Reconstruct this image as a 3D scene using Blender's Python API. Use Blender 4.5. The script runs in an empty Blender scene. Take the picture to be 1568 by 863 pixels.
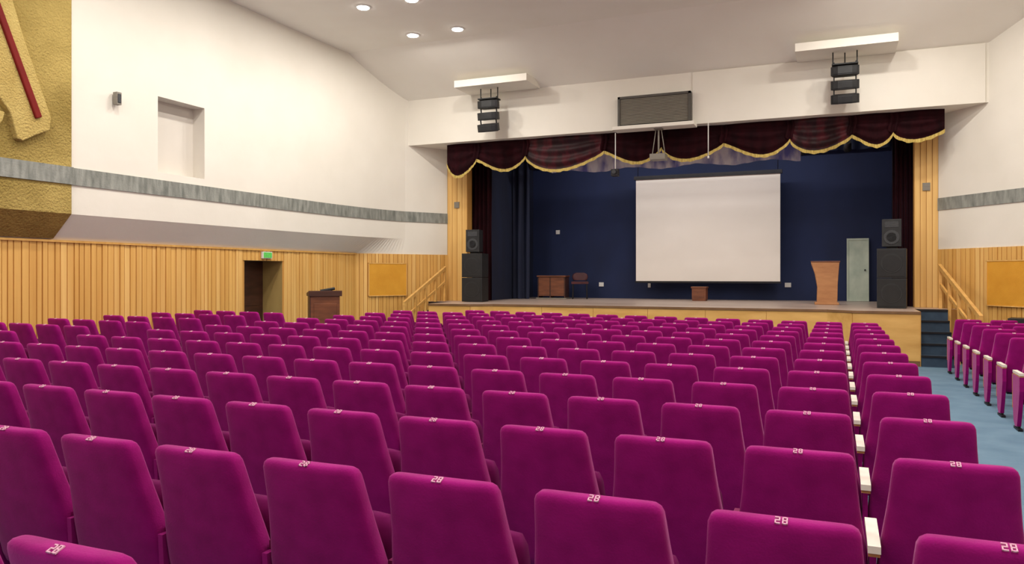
import bpy, bmesh, math, random
from mathutils import Matrix, Vector
random.seed(7)
sc = bpy.context.scene
sc.view_settings.view_transform = 'Standard'
pi = math.pi

def lin(c):
    c /= 255.0
    return c/12.92 if c <= 0.04045 else ((c+0.055)/1.055)**2.4
def rgb(r, g, b): return (lin(r), lin(g), lin(b), 1)

def mat(name, c1, c2=None, scale=(4, 4, 4), rough=0.7, bump=0.0, bscale=None, metal=0, sheen=0, detail=4, spec=0.5, emit=0, lo=0.3, hi=0.7):
    m = bpy.data.materials.new(name); m.use_nodes = True
    nt = m.node_tree; b = nt.nodes['Principled BSDF']
    b.inputs['Roughness'].default_value = rough
    b.inputs['Metallic'].default_value = metal
    b.inputs['Specular IOR Level'].default_value = spec
    if sheen:
        b.inputs['Sheen Weight'].default_value = sheen
        b.inputs['Sheen Roughness'].default_value = 0.4
        b.inputs['Sheen Tint'].default_value = (1, .5, .8, 1)
    tc = nt.nodes.new('ShaderNodeTexCoord')
    mp = nt.nodes.new('ShaderNodeMapping'); mp.inputs['Scale'].default_value = scale
    nt.links.new(tc.outputs['Object'], mp.inputs['Vector'])
    no = nt.nodes.new('ShaderNodeTexNoise'); no.inputs['Scale'].default_value = 1; no.inputs['Detail'].default_value = detail
    nt.links.new(mp.outputs['Vector'], no.inputs['Vector'])
    cr = nt.nodes.new('ShaderNodeValToRGB')
    cr.color_ramp.elements[0].color = c1; cr.color_ramp.elements[1].color = c2 or c1
    cr.color_ramp.elements[0].position = lo; cr.color_ramp.elements[1].position = hi
    nt.links.new(no.outputs['Fac'], cr.inputs['Fac'])
    nt.links.new(cr.outputs['Color'], b.inputs['Base Color'])
    if emit:
        b.inputs['Emission Strength'].default_value = emit
        b.inputs['Emission Color'].default_value = c1
    if bump:
        n2 = nt.nodes.new('ShaderNodeTexNoise'); n2.inputs['Detail'].default_value = 5
        mp2 = nt.nodes.new('ShaderNodeMapping'); mp2.inputs['Scale'].default_value = bscale or scale
        nt.links.new(tc.outputs['Object'], mp2.inputs['Vector']); nt.links.new(mp2.outputs['Vector'], n2.inputs['Vector'])
        n2.inputs['Scale'].default_value = 1
        bp = nt.nodes.new('ShaderNodeBump'); bp.inputs['Strength'].default_value = bump; bp.inputs['Distance'].default_value = 0.03
        nt.links.new(n2.outputs['Fac'], bp.inputs['Height']); nt.links.new(bp.outputs['Normal'], b.inputs['Normal'])
    return m

M_white = mat('plaster_white', rgb(230, 225, 213), rgb(236, 231, 220), (1, 1, 1), .85, .1, (6, 6, 6))
M_ceil = mat('ceiling_white', rgb(242, 237, 227), rgb(246, 242, 233), (1, 1, 1), .85)
M_wood = mat('wood_panel', rgb(212, 158, 80), rgb(232, 184, 104), (9, 9, .35), .5, .1, (20, 20, 1))
M_wood2 = mat('wood_batten', rgb(216, 164, 86), rgb(240, 196, 120), (9, 9, .35), .5)
M_groove = mat('wood_backing', rgb(190, 138, 68), rgb(208, 156, 82), (9, 9, .5), .6)
M_fasc = mat('stage_fascia', rgb(206, 154, 80), rgb(230, 182, 106), (1.5, 9, 6), .45)
M_stripe = mat('grey_band', rgb(112, 116, 110), rgb(160, 162, 155), (2, 14, 3), .45, .2, (6, 40, 40))
M_yellow = mat('gold_stucco', rgb(148, 126, 66), rgb(190, 166, 98), (1.1, 1.1, 1.1), .9, 1.0, (34, 34, 34), spec=.2)
M_yellow2 = mat('gold_stucco_relief', rgb(180, 154, 88), rgb(204, 180, 112), (2, 2, 2), .9, .9, (36, 36, 36), spec=.2)
M_brownst = mat('brown_stucco', rgb(126, 98, 50), rgb(158, 128, 70), (2, 2, 2), .9, 1.0, (30, 30, 30), spec=.2)
M_red = mat('dark_red_paint', rgb(108, 24, 22), rgb(126, 30, 26), (3, 3, 3), .7, spec=.2)
M_carpet = mat('blue_carpet', rgb(88, 120, 144), rgb(104, 136, 158), (3, 3, 3), .8, .2, (60, 60, 60))
M_step = mat('step_carpet', rgb(40, 58, 78), rgb(56, 76, 96), (6, 6, 6), .8)
M_stage = mat('stage_boards', rgb(176, 154, 142), rgb(206, 184, 170), (1, 14, 1), .35)
M_edge = mat('stage_edge_trim', rgb(110, 78, 50), rgb(132, 96, 62), (4, 4, 4), .5)
M_navy = mat('navy_backdrop', rgb(18, 31, 68), rgb(26, 42, 86), (.8, .8, .5), .75, .1, (5, 5, 1))
M_navyd = mat('navy_flat', rgb(11, 18, 42), rgb(18, 28, 58), (2, 2, .5), .8)
M_black = mat('black_paint', rgb(14, 14, 16), rgb(24, 24, 26), (6, 6, 6), .6)
M_cab = mat('speaker_cabinet', rgb(20, 21, 23), rgb(34, 35, 37), (8, 8, 8), .55)
M_grille = mat('speaker_grille', rgb(38, 40, 44), rgb(70, 72, 76), (90, 90, 90), .5, .5, (120, 120, 120))
M_seat = mat('magenta_velvet', rgb(142, 8, 103), rgb(162, 15, 119), (9, 9, 9), .85, .12, (150, 150, 150), sheen=.22, spec=.15)
M_seatd = mat('plum_cushion', rgb(90, 8, 66), rgb(108, 14, 80), (9, 9, 9), .9, spec=.15)
M_arm = mat('cream_armrest', rgb(232, 220, 204), rgb(244, 234, 220), (12, 12, 12), .4)
M_armp = mat('plum_armrest', rgb(104, 16, 66), rgb(124, 22, 80), (12, 12, 12), .7, spec=.2)
M_armw = mat('wood_arm_side', rgb(206, 140, 84), rgb(224, 160, 102), (6, 20, 6), .4)
M_metal = mat('dark_metal', rgb(26, 24, 28), rgb(38, 36, 40), (8, 8, 8), .5, metal=.4)
M_tag = mat('pink_number', rgb(222, 166, 190), rgb(232, 182, 204), (5, 5, 5), .8, spec=.1)
M_maroon = mat('maroon_velvet', rgb(24, 4, 8), rgb(42, 6, 13), (5, 5, 2), .85, sheen=.05, spec=.12)
M_maroon_lit = mat('maroon_lit_folds', rgb(34, 5, 11), rgb(78, 12, 24), (5, 5, 2), .6, spec=.3, lo=.45, hi=.7)  # same maroon swag cloth; lit folds painted into its colour as redder patches
M_gold = mat('gold_fringe', rgb(168, 142, 62), rgb(212, 188, 104), (60, 8, 8), .6, .4, (120, 20, 6))
M_screen = mat('screen_fabric', rgb(240, 233, 224), rgb(243, 236, 228), (1, 1, 1), .8)
M_border = mat('border_cloth_lit', rgb(104, 108, 184), rgb(236, 236, 246), (2.5, 2, 1), .5, lo=.38, hi=.55)  # stage lamps' highlights painted into the cloth as white patches over violet
M_brown = mat('brown_veneer', rgb(98, 54, 34), rgb(134, 78, 48), (3, 3, 12), .4)
M_brownd = mat('dark_veneer', rgb(58, 32, 24), rgb(78, 44, 32), (3, 3, 12), .4)
M_tan = mat('tan_veneer', rgb(176, 120, 76), rgb(198, 142, 94), (3, 3, 10), .4)
M_board = mat('orange_board', rgb(214, 150, 40), rgb(226, 164, 52), (3, 3, 3), .8, .2, (80, 80, 80))
M_green = mat('exit_green', rgb(70, 170, 70), rgb(110, 200, 100), (30, 30, 30), .5, emit=.3)
M_greyg = mat('grey_green_panel', rgb(172, 186, 170), rgb(208, 216, 198), (3, 3, 2), .6)
M_lamp = mat('lamp_glow', (1, .97, .92, 1), emit=25)
M_vent = mat('vent_grey', rgb(124, 118, 108), rgb(138, 132, 120), (5, 5, 60), .5)
M_ventf = mat('vent_frame', rgb(70, 66, 62), rgb(80, 76, 70), (5, 5, 5), .5)
M_wpaint = mat('white_enamel', rgb(228, 226, 222), rgb(236, 234, 230), (5, 5, 5), .4)
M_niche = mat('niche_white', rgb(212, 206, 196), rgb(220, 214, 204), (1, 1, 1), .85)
M_jamb = mat('jamb_paint', rgb(172, 142, 84), rgb(190, 160, 98), (3, 3, 1), .6)
M_leath = mat('dark_red_leatherette', rgb(60, 10, 18), rgb(80, 16, 26), (4, 4, 4), .5)

class MB:
    def __init__(s): s.v = []; s.f = []; s.m = []; s.s = []
    def add(s, vs, fs, m=0, sm=False, M=None):
        o = len(s.v)
        for p in vs:
            p = Vector(p)
            s.v.append(tuple(M @ p) if M else tuple(p))
        for f in fs:
            s.f.append([i+o for i in f]); s.m.append(m); s.s.append(sm)
    def box(s, x0, x1, y0, y1, z0, z1, m=0, M=None):
        vs = [(x, y, z) for z in (z0, z1) for y in (y0, y1) for x in (x0, x1)]
        s.add(vs, [(0, 2, 3, 1), (4, 5, 7, 6), (0, 1, 5, 4), (2, 6, 7, 3), (0, 4, 6, 2), (1, 3, 7, 5)], m, False, M)
    def cyl(s, p0, p1, r0, r1=None, n=16, m=0, M=None):
        r1 = r0 if r1 is None else r1
        p0 = Vector(p0); p1 = Vector(p1); d = (p1-p0).normalized()
        a = d.orthogonal().normalized(); b = d.cross(a)
        vs = []
        for p, r in ((p0, r0), (p1, r1)):
            for i in range(n):
                t = 2*pi*i/n; vs.append(p+a*math.cos(t)*r+b*math.sin(t)*r)
        s.add(vs, [(i, (i+1) % n, n+(i+1) % n, n+i) for i in range(n)], m, True, M)
        s.add(vs, [tuple(range(n)), tuple(range(n, 2*n))], m, False, M)
    def prism(s, poly, z0, z1, m=0, mt=None, M=None):
        n = len(poly); vs = [(x, y, z0) for x, y in poly]+[(x, y, z1) for x, y in poly]
        s.add(vs, [(i, (i+1) % n, n+(i+1) % n, n+i) for i in range(n)]+[tuple(range(n))], m, False, M)
        s.add(vs, [tuple(range(n, 2*n))], m if mt is None else mt, False, M)
    def loft(s, rings, m=0, sm=True, M=None):
        n = len(rings[0]); vs = [p for r in rings for p in r]; fs = []
        for k in range(len(rings)-1):
            for i in range(n):
                fs.append((k*n+i, k*n+(i+1) % n, (k+1)*n+(i+1) % n, (k+1)*n+i))
        fs.append(tuple(range(n))); fs.append(tuple(range((len(rings)-1)*n, len(rings)*n)))
        s.add(vs, fs, m, sm, M)
    def grid(s, fn, nu, nv, m=0, sm=True, M=None):
        vs = [fn(i/nu, j/nv) for j in range(nv+1) for i in range(nu+1)]
        s.add(vs, [(j*(nu+1)+i, j*(nu+1)+i+1, (j+1)*(nu+1)+i+1, (j+1)*(nu+1)+i) for j in range(nv) for i in range(nu)], m, sm, M)
    def mesh(s, name, mats, recalc=True):
        me = bpy.data.meshes.new(name); me.from_pydata(s.v, [], s.f)
        for m in mats: me.materials.append(m)
        for p, a, b in zip(me.polygons, s.m, s.s): p.material_index = a; p.use_smooth = b
        bm = bmesh.new(); bm.from_mesh(me)
        bmesh.ops.remove_doubles(bm, verts=bm.verts, dist=1e-5)
        if recalc: bmesh.ops.recalc_face_normals(bm, faces=bm.faces)
        bm.to_mesh(me); bm.free()
        return me
    def build(s, name, mats, loc=(0, 0, 0), rz=0, bevel=0, parent=None, center=True):
        if center and loc == (0, 0, 0) and rz == 0 and parent is None:
            xs = [v[0] for v in s.v]; ys = [v[1] for v in s.v]; zs = [v[2] for v in s.v]
            c = ((min(xs)+max(xs))/2, (min(ys)+max(ys))/2, min(zs))
            s.v = [(a-c[0], b-c[1], d-c[2]) for a, b, d in s.v]; loc = c
        o = bpy.data.objects.new(name, s.mesh(name, mats))
        sc.collection.objects.link(o); o.location = loc; o.rotation_euler = (0, 0, rz)
        if parent: o.parent = parent
        if bevel:
            b = o.modifiers.new('bevel', 'BEVEL'); b.width = bevel; b.segments = 2; b.limit_method = 'ANGLE'; b.angle_limit = 0.6
        return o

def frame(p, d, n):
    return Matrix(((d[0], n[0], 0, p[0]), (d[1], n[1], 0, p[1]), (0, 0, 1, 0), (0, 0, 0, 1)))

# ------------------------------------------------------------------ ROOM
# hall floor: gentle fall to the stage, banked up slightly toward the left wall
def fz(y, x=0):
    yy = min(max(y, 0), 14.5)
    return 0.17-0.009*min(y, 14.5)+0.0009*max(0, -x)*yy
CE = 6.95; ST = 1.06; HB = 5.05; HT = 6.2; WT = 2.27
b = MB()
xs_ = [-11.9, 0, 4.2]; ys_ = [-4, 0, 2, 4, 6, 8, 10, 12, 14.5, 18.6]
for i in range(len(ys_)-1):
    for j in range(2):
        q = [(xs_[j], ys_[i]), (xs_[j+1], ys_[i]), (xs_[j+1], ys_[i+1]), (xs_[j], ys_[i+1])]
        b.add([(x, y, fz(y, x)) for x, y in q], [(0, 1, 2, 3)])
b.build('floor', [M_carpet], center=False)

b = MB()
b.prism([(-10.9, -4), (3.9, -4), (3.9, 15.2), (-10.9, 15.2)], CE, CE+.15)
b.add([(-10.9, 15.2, CE), (3.9, 15.2, CE), (3.9, 17.25, HT-.02), (-10.9, 17.25, HT-.02), (-10.9, 15.2, CE+.15), (3.9, 15.2, CE+.15), (3.9, 17.25, HT+.13), (-10.9, 17.25, HT+.13)],
      [(0, 1, 2, 3), (4, 5, 6, 7), (0, 1, 5, 4), (3, 2, 6, 7), (0, 3, 7, 4), (1, 2, 6, 5)])
b.build('ceiling', [M_ceil], center=False)

def battens(b, F, L, z0, z1, m0, skip=None):
    s = .0
    while s < L-.01:
        w = random.choice((.085, .1, .1, .07))
        e = min(s+w, L)
        zb = z0
        if skip and e > skip[0] and s < skip[1]: zb = skip[2]
        b.box(s, e, 0.0, .016+random.random()*.012, zb, z1, m0+random.choice((0, 0, 1)), F)
        s = e+.016

XW, XU = -10.9, -10.65
DY0, DY1, DT = 12.1, 13.24, 2.035
NY0, NY1, NZ0, NZ1 = 9.75, 10.8, 3.49, 4.78
SY = 8.12
dL = Vector((-.5145, -.8575)); nL = Vector((.8575, -.5145)); LL = 2.624
dR = Vector((.598, -.802)); nR = Vector((-.802, -.598)); LR = 2.994
FL = frame((-9.55, 18.2), dL, nL); FR = frame((1.91, 18.2), dR, nR)
b = MB()
def vq(x, y0, y1, z0, z1, m): b.add([(x, y0, z0), (x, y1, z0), (x, y1, z1), (x, y0, z1)], [(0, 1, 2, 3)], m)
vq(XW, -4, DY0, -.1, WT, 1); vq(XW, DY0, DY1, DT, WT, 1); vq(XW, DY1, 15.95, -.1, WT, 1)
YC = 13.6
vq(XU, -4, NY0, 2.66, CE, 0); vq(XU, NY0, NY1, 2.66, NZ0, 0); vq(XU, NY0, NY1, NZ1, CE, 0); vq(XU, NY1, YC, 2.66, CE, 0)
b.add([(XW, -4, WT), (XW, YC, WT), (XU, YC, 2.66), (XU, -4, 2.66)], [(0, 1, 2, 3)], 0)
# curved upper wall turning toward the proscenium
P0, P1, P2 = Vector((XU, YC)), Vector((XU, 16.0)), Vector((-10.2, 17.117))
NC = 36
curve = [(P0*(1-t)**2+P1*2*t*(1-t)+P2*t*t) for t in [k/NC for k in range(NC+1)]]
def woodpt(t):
    L1 = 15.95-YC; L2 = 1.361; s = t*(L1+L2)
    return Vector((XW, YC+s)) if s < L1 else Vector((XW, 15.95))+(s-L1)*Vector((.5145, .8575))
wcurve = [woodpt(k/NC) for k in range(NC+1)]
full = curve+[Vector((-9.55, 18.2))]
vs = [(p.x, p.y, 2.66) for p in full]+[(p.x, p.y, CE) for p in full]; n = len(full)
b.add(vs, [(i, i+1, n+i+1, n+i) for i in range(n-1)], 0, False)
vs = [(p.x, p.y, WT) for p in wcurve]+[(p.x, p.y, 2.66) for p in curve]; n = NC+1
b.add(vs, [(i, i+1, n+i+1, n+i) for i in range(n-1)], 0, False)
b.add([(-10.2, 17.117, WT), (-9.55, 18.2, WT), (-9.55, 18.2, 2.66), (-10.2, 17.117, 2.66)], [(0, 1, 2, 3)], 0)
b.add([(-9.55, 18.2, -.1), (XW, 15.95, -.1), (XW, 15.95, WT), (-9.55, 18.2, WT)], [(0, 1, 2, 3)], 1)
nx = XU-.28
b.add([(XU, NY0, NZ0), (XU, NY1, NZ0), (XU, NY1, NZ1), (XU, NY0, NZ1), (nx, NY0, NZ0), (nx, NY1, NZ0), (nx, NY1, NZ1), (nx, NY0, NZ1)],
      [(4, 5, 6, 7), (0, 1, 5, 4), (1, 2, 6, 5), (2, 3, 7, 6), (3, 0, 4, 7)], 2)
b.add([(XW, DY0, -.1), (XW, DY1, -.1), (XW, DY1, DT), (XW, DY0, DT), (-11.42, DY0, -.1), (-11.42, DY1, -.1), (-11.42, DY1, DT), (-11.42, DY0, DT)],
      [(1, 2, 6, 5), (2, 3, 7, 6), (3, 0, 4, 7)], 3)
battens(b, frame((XW, -4), (0, 1), (1, 0)), 19.95, -.05, WT, 4, (DY0+4, DY1+4, DT))
b.box(XW, XW+.045, -4, 15.93, WT-.03, WT+.003, 4)
battens(b, FL, LL, 0, WT, 4)
b.build('wall_left', [M_white, M_groove, M_niche, M_jamb, M_wood, M_wood2], center=False)
b = MB(); b.box(-11.5, -11.42, DY0, DY1, fz(12, -11)-.05, DT)
b.box(-11.42, -11.405, DY0+.12, DY1-.12, .35, .95); b.box(-11.42, -11.405, DY0+.12, DY1-.12, 1.1, 1.9)
b.cyl((-11.42, DY0+.1, 1.05), (-11.36, DY0+.1, 1.05), .02, m=1)
b.build('door_1', [M_brownd, M_metal])

b = MB()
b.add([(1.91, 18.2, -.1), (3.7, 15.8, -.1), (3.7, 15.8, WT), (1.91, 18.2, WT)], [(0, 1, 2, 3)], 1)
b.add([(1.91, 18.2, WT), (3.7, 15.8, WT), (3.7, 15.8, CE), (1.91, 18.2, CE)], [(0, 1, 2, 3)], 0)
b.add([(3.7, 15.8, -.1), (3.7, -4, -.1), (3.7, -4, WT), (3.7, 15.8, WT)], [(0, 1, 2, 3)], 1)
b.add([(3.7, 15.8, WT), (3.7, -4, WT), (3.7, -4, CE), (3.7, 15.8, CE)], [(0, 1, 2, 3)], 0)
battens(b, FR, LR, 0, WT, 2)
battens(b, frame((3.7, -4), (0, 1), (-1, 0)), 19.8, 0, WT, 2)
b.build('wall_right', [M_white, M_groove, M_wood, M_wood2], center=False)

# grey bands
b = MB()
b.box(XU, XU+.07, -4, SY+.01, 3.10, 3.36)
b.box(XU, XU+.02, SY, YC, 3.10, 3.36)
off = [p for p in full]
vs = []
for k, p in enumerate(off):
    q = off[min(k+1, len(off)-1)]-off[max(k-1, 0)]; q.normalize(); nn = Vector((q.y, -q.x))
    r = p+nn*.02; vs.append((r.x, r.y))
n = len(vs)
b.add([(x, y, 3.10) for x, y in vs]+[(x, y, 3.36) for x, y in vs], [(i, i+1, n+i+1, n+i) for i in range(n-1)], 0, False)
b.build('trim_1', [M_stripe], center=False)
b = MB(); b.box(0, LR, 0, .02, 3.08, 3.33, 0, FR); b.box(3.68, 3.7, -4, 15.8, 3.08, 3.33); b.build('trim_2', [M_stripe], center=False)

# stucco mural on left wall
b = MB()
YZ = lambda x: Matrix(((0, 0, 1, x), (1, 0, 0, 0), (0, 1, 0, 0), (0, 0, 0, 1)))
b.prism([(-4, 2.66), (SY, 2.66), (SY, CE-.01), (-4, CE-.01)], 0.002, .045, 0, M=YZ(XU))
b.add([(XU+.045, -4, 2.66), (XU+.045, SY, 2.66), (XW+.06, SY-.12, WT+.02), (XW+.06, -4, WT+.02), (XU+.002, SY, 2.66), (XW+.005, SY-.12, WT+.02)], [(0, 1, 2, 3), (1, 4, 5, 2)], 1)
b.prism([(6.35, 6.3), (6.9, 6.3), (7.3, 5.1), (7.72, 4.02), (7.70, 3.84), (7.5, 3.74), (7.3, 3.62), (7.22, 3.64), (7.12, 3.98), (6.9, 4.25), (6.6, 5.2)], 0, .12, 2, M=YZ(XU+.02))
b.prism([(5.5, 3.9), (6.9, 4.0), (7.06, 3.98), (7.03, 3.86), (6.95, 3.75), (6.6, 3.5), (5.5, 3.45)], 0, .1, 2, M=YZ(XU+.02))
b.prism([(6.55, 6.2), (6.64, 6.2), (7.56, 4.0), (7.47, 3.96)], 0, .15, 3, M=YZ(XU+.03))
b.build('stucco_wall_relief', [M_yellow, M_brownst, M_yellow2, M_red], bevel=.015)

b = MB(); b.box(-10.645, -10.6, 8.87, 8.93, 4.52, 4.6); b.box(-10.62, -10.53, 8.84, 8.93, 4.45, 4.65); b.box(-10.53, -10.52, 8.855, 8.915, 4.48, 4.62, 1)
b.build('wall_loudspeaker', [M_vent, M_grille], bevel=.01)

for F, s0, s1, z0, z1 in ((FL, 1.24, 2.31, 1.21, 2.04), (FR, 1.25, 2.35, 1.15, 2.02)):
    b = MB(); b.box(s0, s1, .035, .06, z0, z1, 0, F)
    for q in ((s0, s1, z0, z0+.02), (s0, s1, z1-.02, z1), (s0, s0+.02, z0, z1), (s1-.02, s1, z0, z1)):
        b.box(q[0], q[1], .035, .07, q[2], q[3], 1, F)
    b.build('notice_board', [M_board, M_wood2])

b = MB(); b.box(-10.865, -10.82, 12.55, 12.83, 2.08, 2.22, 1); b.box(-10.82, -10.81, 12.57, 12.81, 2.095, 2.205, 0)
b.build('exit_sign', [M_green, M_wpaint])

b = MB(); b.prism([(-10.15, 17.2), (2.66, 17.2), (1.84, 18.3), (-9.49, 18.3)], HB, HT+.1)
b.box(-2.95, 2.6, 17.17, 17.2, HB+.0, HT-.02)
b.build('wall_front_header', [M_white], center=False)
for x0, x1 in ((-9.55, -8.97), (1.467, 1.91)):
    b = MB(); b.box(x0, x1, 18.22, 18.5, ST+.002, HB-.03, 1)
    n = 4; w = (x1-x0)/n
    for i in range(n): b.box(x0+i*w+.006, x0+(i+1)*w-.006, 18.2, 18.23, ST+.002, HB-.03, 0)
    b.box((x0+x1)/2-.07, (x0+x1)/2+.07, 18.17, 18.2, 3.5, 3.66, 2)
    b.build('proscenium_pilaster', [M_wood2, M_groove, M_vent])

# stage house
b = MB(); b.box(-9.7, 2.1, 21.9, 22.0, ST, 6.6, 0); b.build('wall_stage_back', [M_navy], center=False)
b = MB(); b.box(-8.65, -8.55, 18.75, 21.9, ST, 6.6, 0); b.box(-9.7, -9.6, 18.3, 21.9, ST, 6.6, 1); b.build('wall_stage_left', [M_navyd, M_black], center=False)
b = MB(); b.box(1.25, 1.35, 18.75, 21.9, ST, 6.6, 0); b.box(2.0, 2.1, 18.3, 21.9, ST, 6.6, 1); b.build('wall_stage_right', [M_navyd, M_black], center=False)
b = MB(); b.box(-9.7, 2.1, 18.3, 22, 6.5, 6.6, 0); b.build('ceiling_stage', [M_black], center=False)

b = MB()
poly = [(-9, 16.2), (-7.9, 16.2), (-7.45, 16.5), (-.2, 16.5), (.25, 16.15), (1.4, 16.15), (1.4, 17.45), (2.3, 17.45), (1.92, 18.19), (1.92, 21.99), (-9.56, 21.99), (-9.56, 18.19), (-9.95, 17.45), (-9, 17.45)]
b.prism(poly, .03, ST, 0, 1)
front = poly[:6]
for i in range(5):
    p, q = Vector(front[i]), Vector(front[i+1]); d = (q-p).normalized(); n = Vector((d.y, -d.x)); L = (q-p).length
    F = frame(p, d, n)
    b.box(-.01, L+.01, 0, .03, ST-.045, ST, 2, F)
    b.box(0, L, 0, .012, .04, .13, 2, F)
    s = 0
    while s < L-.05:
        e = min(L, s+1.22); b.box(s+.004, e-.004, 0, .012, .14, ST-.05, 3, F); s = e
b.box(1.4, 1.412, 16.15, 17.44, .04, ST-.002, 3)
b.build('stage_platform', [M_groove, M_stage, M_edge, M_fasc], center=False)

def rail(top, bot, par):
    b = MB(); t = Vector(top); o = Vector(bot)
    d = (t-o); dh = Vector((d.x, d.y, 0)).normalized()
    side = Vector((-dh.y, dh.x, 0))
    def beam(p, q, w, h, m=0):
        vs = []
        for pt in (p, q):
            for sx, sz in ((-w, -h), (w, -h), (w, h), (-w, h)): vs.append(pt+side*sx+Vector((0, 0, sz)))
        b.add(vs, [(0, 1, 2, 3), (4, 5, 6, 7), (0, 1, 5, 4), (1, 2, 6, 5), (2, 3, 7, 6), (3, 0, 4, 7)], m)
    beam(o, t, .03, .045)
    beam(o-Vector((0, 0, .35)), t-Vector((0, 0, .35)), .02, .03)
    for k in range(5):
        p = o+d*(k/4*.96+.02); y = p.y
        zb = ST+.002 if y > 17.46 else fz(y, p.x)
        b.box(p.x-.03, p.x+.03, p.y-.03, p.y+.03, zb, p.z, 0)
    b.build('handrail', [M_fasc], parent=par, center=False)
for x0, x1, rt, rb in ((1.42, 1.97, (1.90, 17.9, 1.92), (2.32, 15.75, .98)), (-9.55, -9.02, (-9.42, 17.85, 1.92), (-9.45, 15.8, 1.06))):
    em = bpy.data.objects.new('stage_steps', None); sc.collection.objects.link(em)
    b = MB()
    for i in range(5):
        b.box(x0, x1, 16.15+.26*i, 17.44, fz(16, x0)+.2*i*.98, .04+.204*(i+1), 0)
        b.box(x0, x1, 16.13+.26*i, 16.18+.26*i, .04+.204*(i+1)-.03, .04+.204*(i+1)+.004, 1)
    b.build('treads', [M_step, M_metal], parent=em, center=False)
    rail(rt, rb, em)

# ------------------------------------------------------------------ VALANCE & CURTAINS
pk = [-9.2, -8.35, -7.03, -5.05, -3.7, -2.33, -.95, .26, 1.03, 1.95]
b = MB()
for i in range(len(pk)-1):
    a, c = pk[i], pk[i+1]; w = c-a; dip = .15+.115*w
    if i == 0: dip = .40
    if i == len(pk)-2: dip = .18
    sk = 1.35 if i % 2 else .8
    def zb(s, dip=dip, sk=sk): return 4.62-dip*(math.sin(pi*s**sk)**.85 if 0 < s < 1 else 0)
    def fn(u, v, a=a, w=w, zb=zb):
        z = 5.05-(5.05-zb(u))*v
        y = 17.52-.07*math.sin(pi*u)-.03*math.sin(v*pi*6)*math.sin(pi*u)**.5 - .01*math.sin(u*40)*(v**.5)
        return (a+w*u, y, z)
    b.grid(fn, 32, 24, 2 if i in (2, 6) else 0)
    def fg(u, v, fn=fn, w=w):
        p = fn(u, 1); return (p[0], p[1]-.03-.01*math.sin(u*90), p[2]+.025-.07*v-.008*math.sin(u*w*30)*v)
    b.grid(fg, 60, 2, 1)
    if 0 < i:
        b.grid(lambda u, v, a=a: (a-.08+.16*u+.02*math.sin(v*5), 17.48-.03*math.sin(u*pi*3), 5.04-v*(.36+.05*math.sin(u*pi))), 8, 6, 0)
b.build('stage_valance_curtain', [M_maroon, M_gold, M_maroon_lit])
for x0, x1 in ((-9.0, -8.45), (1.08, 1.5)):
    b = MB()
    b.grid(lambda u, v: (x0+(x1-x0)*u, 18.62+.05*math.sin(u*pi*9)+.01*math.sin(v*9+u*20), ST+.01+(5.2-ST)*v), 72, 14, 0)
    b.build('stage_side_curtain', [M_maroon])
b = MB()
b.grid(lambda u, v: (-8.5+.5*u, 20.2+.05*math.sin(u*pi*4)+.01*math.sin(v*7+u*12), ST+.01+5.3*v), 48, 10, 0)
b.build('stage_leg_curtain', [M_navyd])
b = MB()
b.grid(lambda u, v: (-6.9+6.1*u, 19.0+.04*math.sin(u*110)+.02*math.sin(u*60), 4.40+.04*math.sin(u*23)*(1-v)+.55*v), 400, 4, 0)
b.build('stage_border_curtain', [M_border])
b = MB(); b.grid(lambda u, v: (-8.5+9.7*u, 21.6+.05*math.sin(u*150), 4.95+1.5*v), 300, 4, 0); b.build('stage_masking_curtain', [M_navyd])
b = MB(); b.cyl((-8.3, 19.8, 5.0), (1.1, 19.8, 5.0), .025)
for k in (-7.5, -4.0, -.5): b.cyl((k, 19.8, 5.0), (k, 19.8, 6.499), .012)
for k in range(9):
    x = -7.8+k*1.0
    b.box(x-.012, x+.012, 19.79, 19.81, 4.85, 5.0)
    b.cyl((x, 19.72, 4.86), (x, 19.92, 4.7), .08, .09)
    b.cyl((x, 19.92, 4.7), (x, 19.925, 4.696), .075, m=1)
b.build('stage_lighting_batten', [M_metal, M_wpaint])

b = MB()
b.box(-5.2, -1.39, 21.2, 21.21, 1.56, 4.38, 0)
b.box(-5.22, -1.37, 21.195, 21.215, 1.52, 1.57, 1)
b.box(-5.25, -1.34, 21.16, 21.28, 4.38, 4.48, 1)
for x in (-5.15, -1.45): b.cyl((x, 21.22, 4.48), (x, 21.22, 6.499), .008, m=1)
b.build('projection_screen', [M_screen, M_metal])

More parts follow.
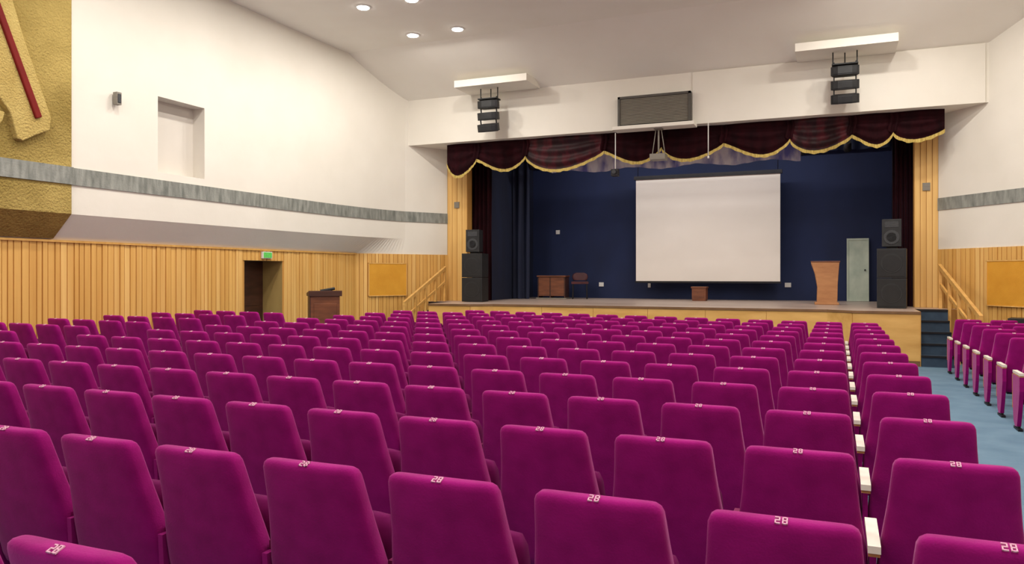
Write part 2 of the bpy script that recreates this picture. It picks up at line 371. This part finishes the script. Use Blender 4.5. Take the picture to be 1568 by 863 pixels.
# ------------------------------------------------------------------ SEATS
def ring(w, d, yc, z, n=24, curve=.25):
    pts = []
    for i in range(n):
        t = 2*pi*(i+.5)/n; c, s = math.cos(t), math.sin(t)
        e = .42
        x = w*math.copysign(abs(c)**e, c); y = d*math.copysign(abs(s)**e, s)
        pts.append((x, yc+y+curve*x*x, z))
    return pts
SEG = {'2': 'abged', '8': 'abcdefg'}
def seat(name, left_end=False, arm=2):
    b = MB()
    def yc(z): return .155-(z-.32)*.255
    R = [(.27, .13, .02), (.275, .20, .035), (.29, .235, .05), (.33, .246, .056), (.45, .247, .058), (.54, .241, .056), (.62, .229, .052), (.72, .215, .047), (.80, .206, .044), (.87, .200, .042), (.90, .197, .040), (.917, .190, .036), (.927, .178, .027), (.931, .155, .014)]
    b.loft([ring(w, d, yc(z)+(.01*math.sin((z-.3)*5)), z) for z, w, d in R], 0)
    C = [(.30, .16, .02), (.31, .205, .04), (.36, .215, .05), (.55, .215, .05), (.66, .205, .045), (.70, .19, .03), (.71, .15, .012)]
    b.loft([ring(w, d, .275-(z-.3)*.12, z, curve=0) for z, w, d in C], 1)
    b.box(-.2, .2, .17, .27, .25, .30, 4)
    sides = [(.26, False)]+([(-.26, True)] if left_end else [])
    for sx, end in sides:
        am = arm
        if am == 2:
            b.box(sx-.022, sx+.022, -.04, .32, .585, .612, 2)
            b.box(sx-.02, sx+.02, -.03, .31, .57, .585, 3)
        else:
            b.box(sx-.012, sx+.012, .12, .33, .555, .585, 6)
            b.box(sx-.010, sx+.010, .13, .32, .54, .555, 3)
        YZm = Matrix(((0, 0, 1, sx-(.022 if end else .012)), (1, 0, 0, 0), (0, 1, 0, 0), (0, 0, 0, 1)))
        if end:
            b.prism([(-.03, .57), (.32, .57), (.32, .42), (.30, .2), (.27, .07), (.20, .02), (.10, .03), (.03, .2), (-.03, .42)], 0, .04, 0, M=YZm)
            b.box(sx-.024, sx+.02, .32, .332, .2, .57, 3)
        else:
            b.prism([(.08, .55), (.29, .55), (.27, .38), (.21, .2), (.13, .16), (.10, .2), (.09, .38)], 0, .024, 0, M=YZm)
        b.box(sx-.013, sx+.013, .10, .19, .0, .2, 4)
        b.box(sx-.022, sx+.022, .03, .27, -.012, .012, 4)
    T = Matrix.Translation((0, yc(.93)-.02, .9305)) @ Matrix.Rotation(math.radians(22), 4, 'X')
    for k, ch in enumerate('28'):
        ox = -.017+k*.019
        segs = dict(a=(0, .014, .024, .0275), g=(0, .014, .012, .0155), d=(0, .014, 0, .0035), f=(0, .0035, .014, .0275), b=(.0105, .014, .014, .0275), e=(0, .0035, 0, .014), c=(.0105, .014, 0, .014))
        for s_ in SEG[ch]:
            x0, x1, y0, y1 = segs[s_]
            b.box(ox+x0, ox+x1, y0-.014, y1-.014, -.002, .0016, 5, T)
    return b.mesh(name, [M_seat, M_seatd, M_arm, M_armw, M_metal, M_tag, M_armp])
me_s = seat('auditorium_seat_mesh', arm=1)
me_e = seat('auditorium_seat_left_end_mesh', True, arm=1)
me_w = seat('auditorium_seat_cream_arm_mesh')
me_we = seat('auditorium_seat_cream_arm_end_mesh', True)
def put(me, x, y):
    o = bpy.data.objects.new('auditorium_seat', me); sc.collection.objects.link(o)
    o.location = (x, y, fz(y, x)+.012)
    o.rotation_euler = (0, 0, random.uniform(-.006, .006))
for i in range(14):
    y = 1.28+.922*i
    for k in range(-1, 15):
        x = -.14-.52*k
        if x < -6.8 and i > 12: continue
        put(me_e if k == 14 else (me_w if k == 0 else me_s), x, y)
    if i < 11:
        for k in range(4): put(me_e if k == 3 else me_s, -8.85-.52*k, y)
for i in range(3, 16):
    y = 1.33+.92*i
    for k in range(3): put(me_we if k == 0 else me_w, 2.04+.52*k, y)

# ------------------------------------------------------------------ CEILING LIGHTS
def lamp(x, y, e=51):
    em = bpy.data.objects.new('ceiling_light', None); sc.collection.objects.link(em); em.location = (x, y, CE)
    b = MB()
    n = 24; rr = [(.13, -.018), (.15, -.012), (.155, 0)]
    b.loft([[(r*math.cos(2*pi*i/n), r*math.sin(2*pi*i/n), z) for i in range(n)] for r, z in rr], 0)
    b.build('rim', [M_wpaint], parent=em, center=False)
    b = MB(); b.cyl((0, 0, -.03), (0, 0, -.018), .11, n=24); b.build('lens', [M_lamp], parent=em, center=False)
    l = bpy.data.lights.new('lamp', 'AREA'); l.shape = 'DISK'; l.size = .24; l.energy = e; l.color = (1, .945, .87)
    o = bpy.data.objects.new('lamp_light', l); sc.collection.objects.link(o); o.parent = em; o.location = (0, 0, -.04)
for y in (-1.0, 2.2, 5.2, 8.0, 10.4, 12.7, 14.6):
    for x in (-8.5, -7.42, .3, 1.38):
        lamp(x, y)
for y in (-1, 3, 7):
    lamp(-3.6, y)

# ------------------------------------------------------------------ SPEAKER ARRAYS
BZ = 6.17
for cx in (-7.45, .13):
    b = MB(); b.box(cx-.92, cx+.92, 16.3, 17.16, BZ, BZ+.16); b.build('ceiling_beam', [M_white])
for cx in (-7.62, .12):
    b = MB(); cy = 16.65
    for x in (-.22, .22): b.cyl((cx+x, cy, BZ-.002), (cx+x, cy, 5.9), .012)
    b.cyl((cx, cy+.1, BZ-.002), (cx, cy+.1, 5.9), .012)
    b.box(cx-.24, cx+.24, cy-.14, cy+.14, 5.88, 5.91)
    for k in range(3):
        z1 = 5.86-k*.27; tilt = math.radians(4+k*6)
        T = Matrix.Translation((cx, cy, z1-.09)) @ Matrix.Rotation(tilt, 4, 'X')
        b.prism([(-.26, -.10), (-.13, -.16), (.13, -.16), (.26, -.10), (.2, .15), (-.2, .15)], -.088, .088, 0, M=T)
        b.prism([(-.22, -.128), (-.13, -.168), (.13, -.168), (.22, -.128), (.2, -.11), (-.2, -.11)], -.065, .065, 1, M=T)
        for s in (-1, 1): b.box(s*.2-.012, s*.2+.012, -.02, .02, .08, .19, 0, T)
    b.build('line_array_speaker', [M_black, M_cab], bevel=.006)

b = MB()
b.box(-4.6, -2.97, 17.08, 17.165, 5.06, 5.76, 1)
for (a, c, z0, z1) in ((-4.6, -2.97, 5.06, 5.11), (-4.6, -2.97, 5.71, 5.76), (-4.6, -4.55, 5.06, 5.76), (-3.02, -2.97, 5.06, 5.76)): b.box(a, c, 17.03, 17.1, z0, z1, 1)
for k in range(17):
    z = 5.13+k*.034
    b.add([(-4.55, 17.045, z), (-3.02, 17.045, z), (-3.02, 17.065, z+.034), (-4.55, 17.065, z+.034)], [(0, 1, 2, 3)], 0)
b.build('air_vent_grille', [M_vent, M_ventf])
b = MB(); b.box(-4.65, -2.85, 16.75, 17.165, 4.97, 5.05); b.build('vent_ledge', [M_white], bevel=.01)

b = MB(); cx, cy = -3.65, 16.95
b.cyl((cx, cy, 4.968), (cx, cy, 4.42), .02, m=0)
b.box(cx-.09, cx+.09, cy-.09, cy+.09, 4.94, 4.968, 0)
for s in (-1, 1): b.cyl((cx+s*.06, cy, 4.95), (cx+s*.14, cy, 4.4), .01, m=0)
b.box(cx-.17, cx+.17, cy-.15, cy+.15, 4.27, 4.40, 1)
b.cyl((cx-.07, cy+.15, 4.33), (cx-.07, cy+.2, 4.33), .045, m=2)
b.build('ceiling_projector', [M_vent, M_vent, M_black], bevel=.008)
b = MB(); cx = -4.67; b.cyl((cx, 17.1, 4.968), (cx, 17.1, 4.15), .011, m=0); b.box(cx-.08, cx+.08, 17.0, 17.16, 3.98, 4.14, 1); b.cyl((cx, 17.0, 4.07), (cx, 16.96, 4.07), .05, m=2)
b.build('hanging_spotlight', [M_wpaint, M_metal, M_grille], bevel=.008)
b = MB(); b.cyl((-2.6, 17.1, 5.05), (-2.6, 17.1, 4.32), .011); b.cyl((-2.6, 17.1, 4.32), (-2.6, 17.1, 4.27), .02); b.build('hanging_microphone', [M_wpaint])

# ------------------------------------------------------------------ PA STACKS
for cx, rz in ((-8.5, .1), (1.02, -.1)):
    em = bpy.data.objects.new('pa_speaker_stack', None); sc.collection.objects.link(em); em.location = (cx, 17.72, ST); em.rotation_euler = (0, 0, rz)
    b = MB()
    for k in range(2):
        z0 = .01+k*.61
        b.box(-.27, .27, -.25, .25, z0, z0+.6, 0)
        b.box(-.245, .245, -.262, -.25, z0+.03, z0+.57, 1)
        b.cyl((0, -.262, z0+.3), (0, -.268, z0+.3), .2, m=0, n=32); b.cyl((0, -.268, z0+.3), (0, -.272, z0+.3), .17, m=1, n=32)
    b.build('subwoofers', [M_cab, M_black], parent=em, bevel=.012, center=False)
    b = MB()
    b.prism([(-.18, -.2), (.18, -.2), (.15, .16), (-.15, .16)], 1.26, 1.82, 0)
    b.box(-.1, .1, -.1, .1, 1.22, 1.26, 0)
    b.cyl((0, -.2, 1.45), (0, -.212, 1.45), .145, m=1, n=32); b.cyl((0, -.212, 1.45), (0, -.205, 1.45), .1, .05, m=2, n=32)
    b.prism([(-.13, -.21), (.13, -.21), (.11, -.2), (-.11, -.2)], 1.65, 1.77, 1)
    b.build('top_speaker', [M_cab, M_grille, M_black], parent=em, bevel=.02, center=False)

# ------------------------------------------------------------------ FURNITURE
def lectern(name, loc, rz, w, d, h, m1, m2):
    b = MB()
    b.box(-w/2, w/2, -d/2, d/2, 0, .06, 1)
    b.box(-w/2+.02, w/2-.02, -d/2+.02, d/2-.02, .06, h-.12, 0)
    b.box(-w/2+.0, -w/2+.02, -d/2+.02, d/2-.02, .06, h-.12, 1)
    b.box(-w/2+.08, w/2-.08, -d/2+.008, -d/2+.02, .16, h-.26, 0)
    YZp = Matrix(((0, 0, 1, -w/2-.02), (1, 0, 0, 0), (0, 1, 0, 0), (0, 0, 0, 1)))
    b.prism([(-d/2-.02, h-.12), (d/2+.02, h-.12), (d/2+.02, h-.06), (-d/2-.02, h-.01)], 0, w+.04, 1, M=YZp)
    b.cyl((.1, -.05, h-.05), (.1, -.02, h+.0), .06, .06, m=2); b.cyl((-.08, -.05, h-.02), (.2, -.08, h+.03), .028, m=2)
    b.build(name, [m1, m2, M_black], loc=loc, rz=rz, bevel=.008)
lectern('lectern', (-9.42, 12.7, fz(12.7, -9.4)), .75, .6, .45, 1.28, M_brown, M_brownd)

b = MB()
prof = [(-.26, 0), (.26, 0), (.26, .05), (.22, .06), (.23, .5), (.26, .92), (.27, .97), (-.33, .99), (-.33, .94), (-.25, .7), (-.20, .4), (-.21, .06), (-.26, .05)]
XZ = Matrix(((1, 0, 0, 0), (0, 0, 1, -.22), (0, 1, 0, 0), (0, 0, 0, 1)))
b.prism(prof, 0, .44, 0, M=XZ)
b.box(-.34, .28, -.24, .24, .97, .995, 1)
b.build('stage_podium', [M_tan, M_brown], loc=(-.25, 19.2, ST+.002), rz=.05, bevel=.01)

b = MB()
b.box(-.42, .42, -.28, .28, .62, .66, 0)
b.box(-.4, -.37, -.25, .25, 0, .62, 1); b.box(.37, .4, -.25, .25, 0, .62, 1)
b.box(-.37, .37, .2, .22, .12, .62, 0); b.box(-.37, .37, -.24, -.22, .08, .62, 0)
b.box(-.05, -.02, -.25, .2, .0, .62, 1)
b.box(-.44, .44, -.3, .3, 0.0, .03, 2)
b.build('wooden_desk', [M_brown, M_brownd, M_vent], loc=(-7.5, 20.8, ST+.002), rz=.1, bevel=.006)
b = MB()
for x in (-.2, .2):
    for y in (-.2, .2): b.cyl((x, y, 0), (x*.95, y*.95, .43), .018, m=0)
b.box(-.24, .24, -.23, .23, .42, .49, 1)
b.loft([ring(w, .03, .2+(z-.5)*.15, z, curve=.3) for z, w in ((.52, .15), (.54, .2), (.62, .23), (.70, .2), (.74, .12))], 1)
for x in (-.18, .18): b.cyl((x, .2, .4), (x, .24, .66), .014, m=0)
b.build('upholstered_chair', [M_metal, M_leath], loc=(-6.74, 20.9, ST+.002), rz=.3, bevel=.01)
b = MB(); b.box(-.18, .18, -.16, .16, .03, .33, 0); b.box(-.2, .2, -.18, .18, .33, .37, 1); b.box(-.17, .17, -.15, .15, 0, .03, 1); b.box(-.13, .13, -.168, -.16, .08, .29, 1)
b.build('wooden_box_stool', [M_brown, M_brown], loc=(-3.35, 20.6, ST+.002), bevel=.006)
b = MB(); T = Matrix.Rotation(math.radians(-4), 4, 'X')
b.box(-.26, .26, -.015, .015, 0, 1.62, 0, T)
for q in ((-.26, -.22, 0, 1.62), (.22, .26, 0, 1.62), (-.22, .22, 1.57, 1.62), (-.22, .22, 0, .06)): b.box(q[0], q[1], -.03, -.015, q[2], q[3], 1, T)
b.cyl((.17, -.02, .8), (.17, -.06, .8), .02, m=2, M=T)
b.build('leaning_door_panel', [M_greyg, M_greyg, M_metal], loc=(.46, 21.72, ST+.004))
for x, z, w in ((-7.75, 3.02, .12), (-7.0+.6, 1.46, .14), (-4.98, 1.44, .08), (-1.24, 1.47, .16)):
    b = MB(); b.box(x-w/2, x+w/2, 21.87, 21.898, z-.06, z+.06); b.box(x-w/4, x+w/4, 21.862, 21.87, z-.02, z+.02, 0)
    b.build('wall_socket', [M_wpaint, M_vent], bevel=.004)
b = MB(); b.box(-.22, .22, -.2, .2, 0, .95, 0); b.cyl((0, -.2, .3), (0, -.21, .3), .15, m=1); b.cyl((0, -.2, .68), (0, -.21, .68), .11, m=1)
b.build('floor_loudspeaker', [M_cab, M_grille], loc=(2.98, 15.85, fz(16)), rz=-.3, bevel=.015)

# ------------------------------------------------------------------ STAGE LIGHT, WORLD, CAMERA
def area(name, loc, rot, sx, sy, e, col):
    l = bpy.data.lights.new(name, 'AREA'); l.shape = 'RECTANGLE'; l.size = sx; l.size_y = sy; l.energy = e; l.color = col
    o = bpy.data.objects.new(name, l); sc.collection.objects.link(o); o.location = loc; o.rotation_euler = rot; return o
area('stage_strip_light', (-3.6, 19.25, 5.35), (math.radians(35), 0, 0), 7, .2, 95, (1, .97, .94))
w = bpy.data.worlds.new('world'); sc.world = w; w.use_nodes = True
w.node_tree.nodes['Background'].inputs['Color'].default_value = (1, .95, .88, 1)
w.node_tree.nodes['Background'].inputs['Strength'].default_value = .65
cam = bpy.data.cameras.new('camera'); co = bpy.data.objects.new('camera', cam); sc.collection.objects.link(co)
cam.sensor_width = 36; cam.sensor_fit = 'HORIZONTAL'; cam.lens = 27.16; cam.shift_y = -.0073; cam.clip_start = .02
co.location = (0, 0, 1.75); co.rotation_euler = (pi/2, 0, math.radians(22.9))
sc.camera = co
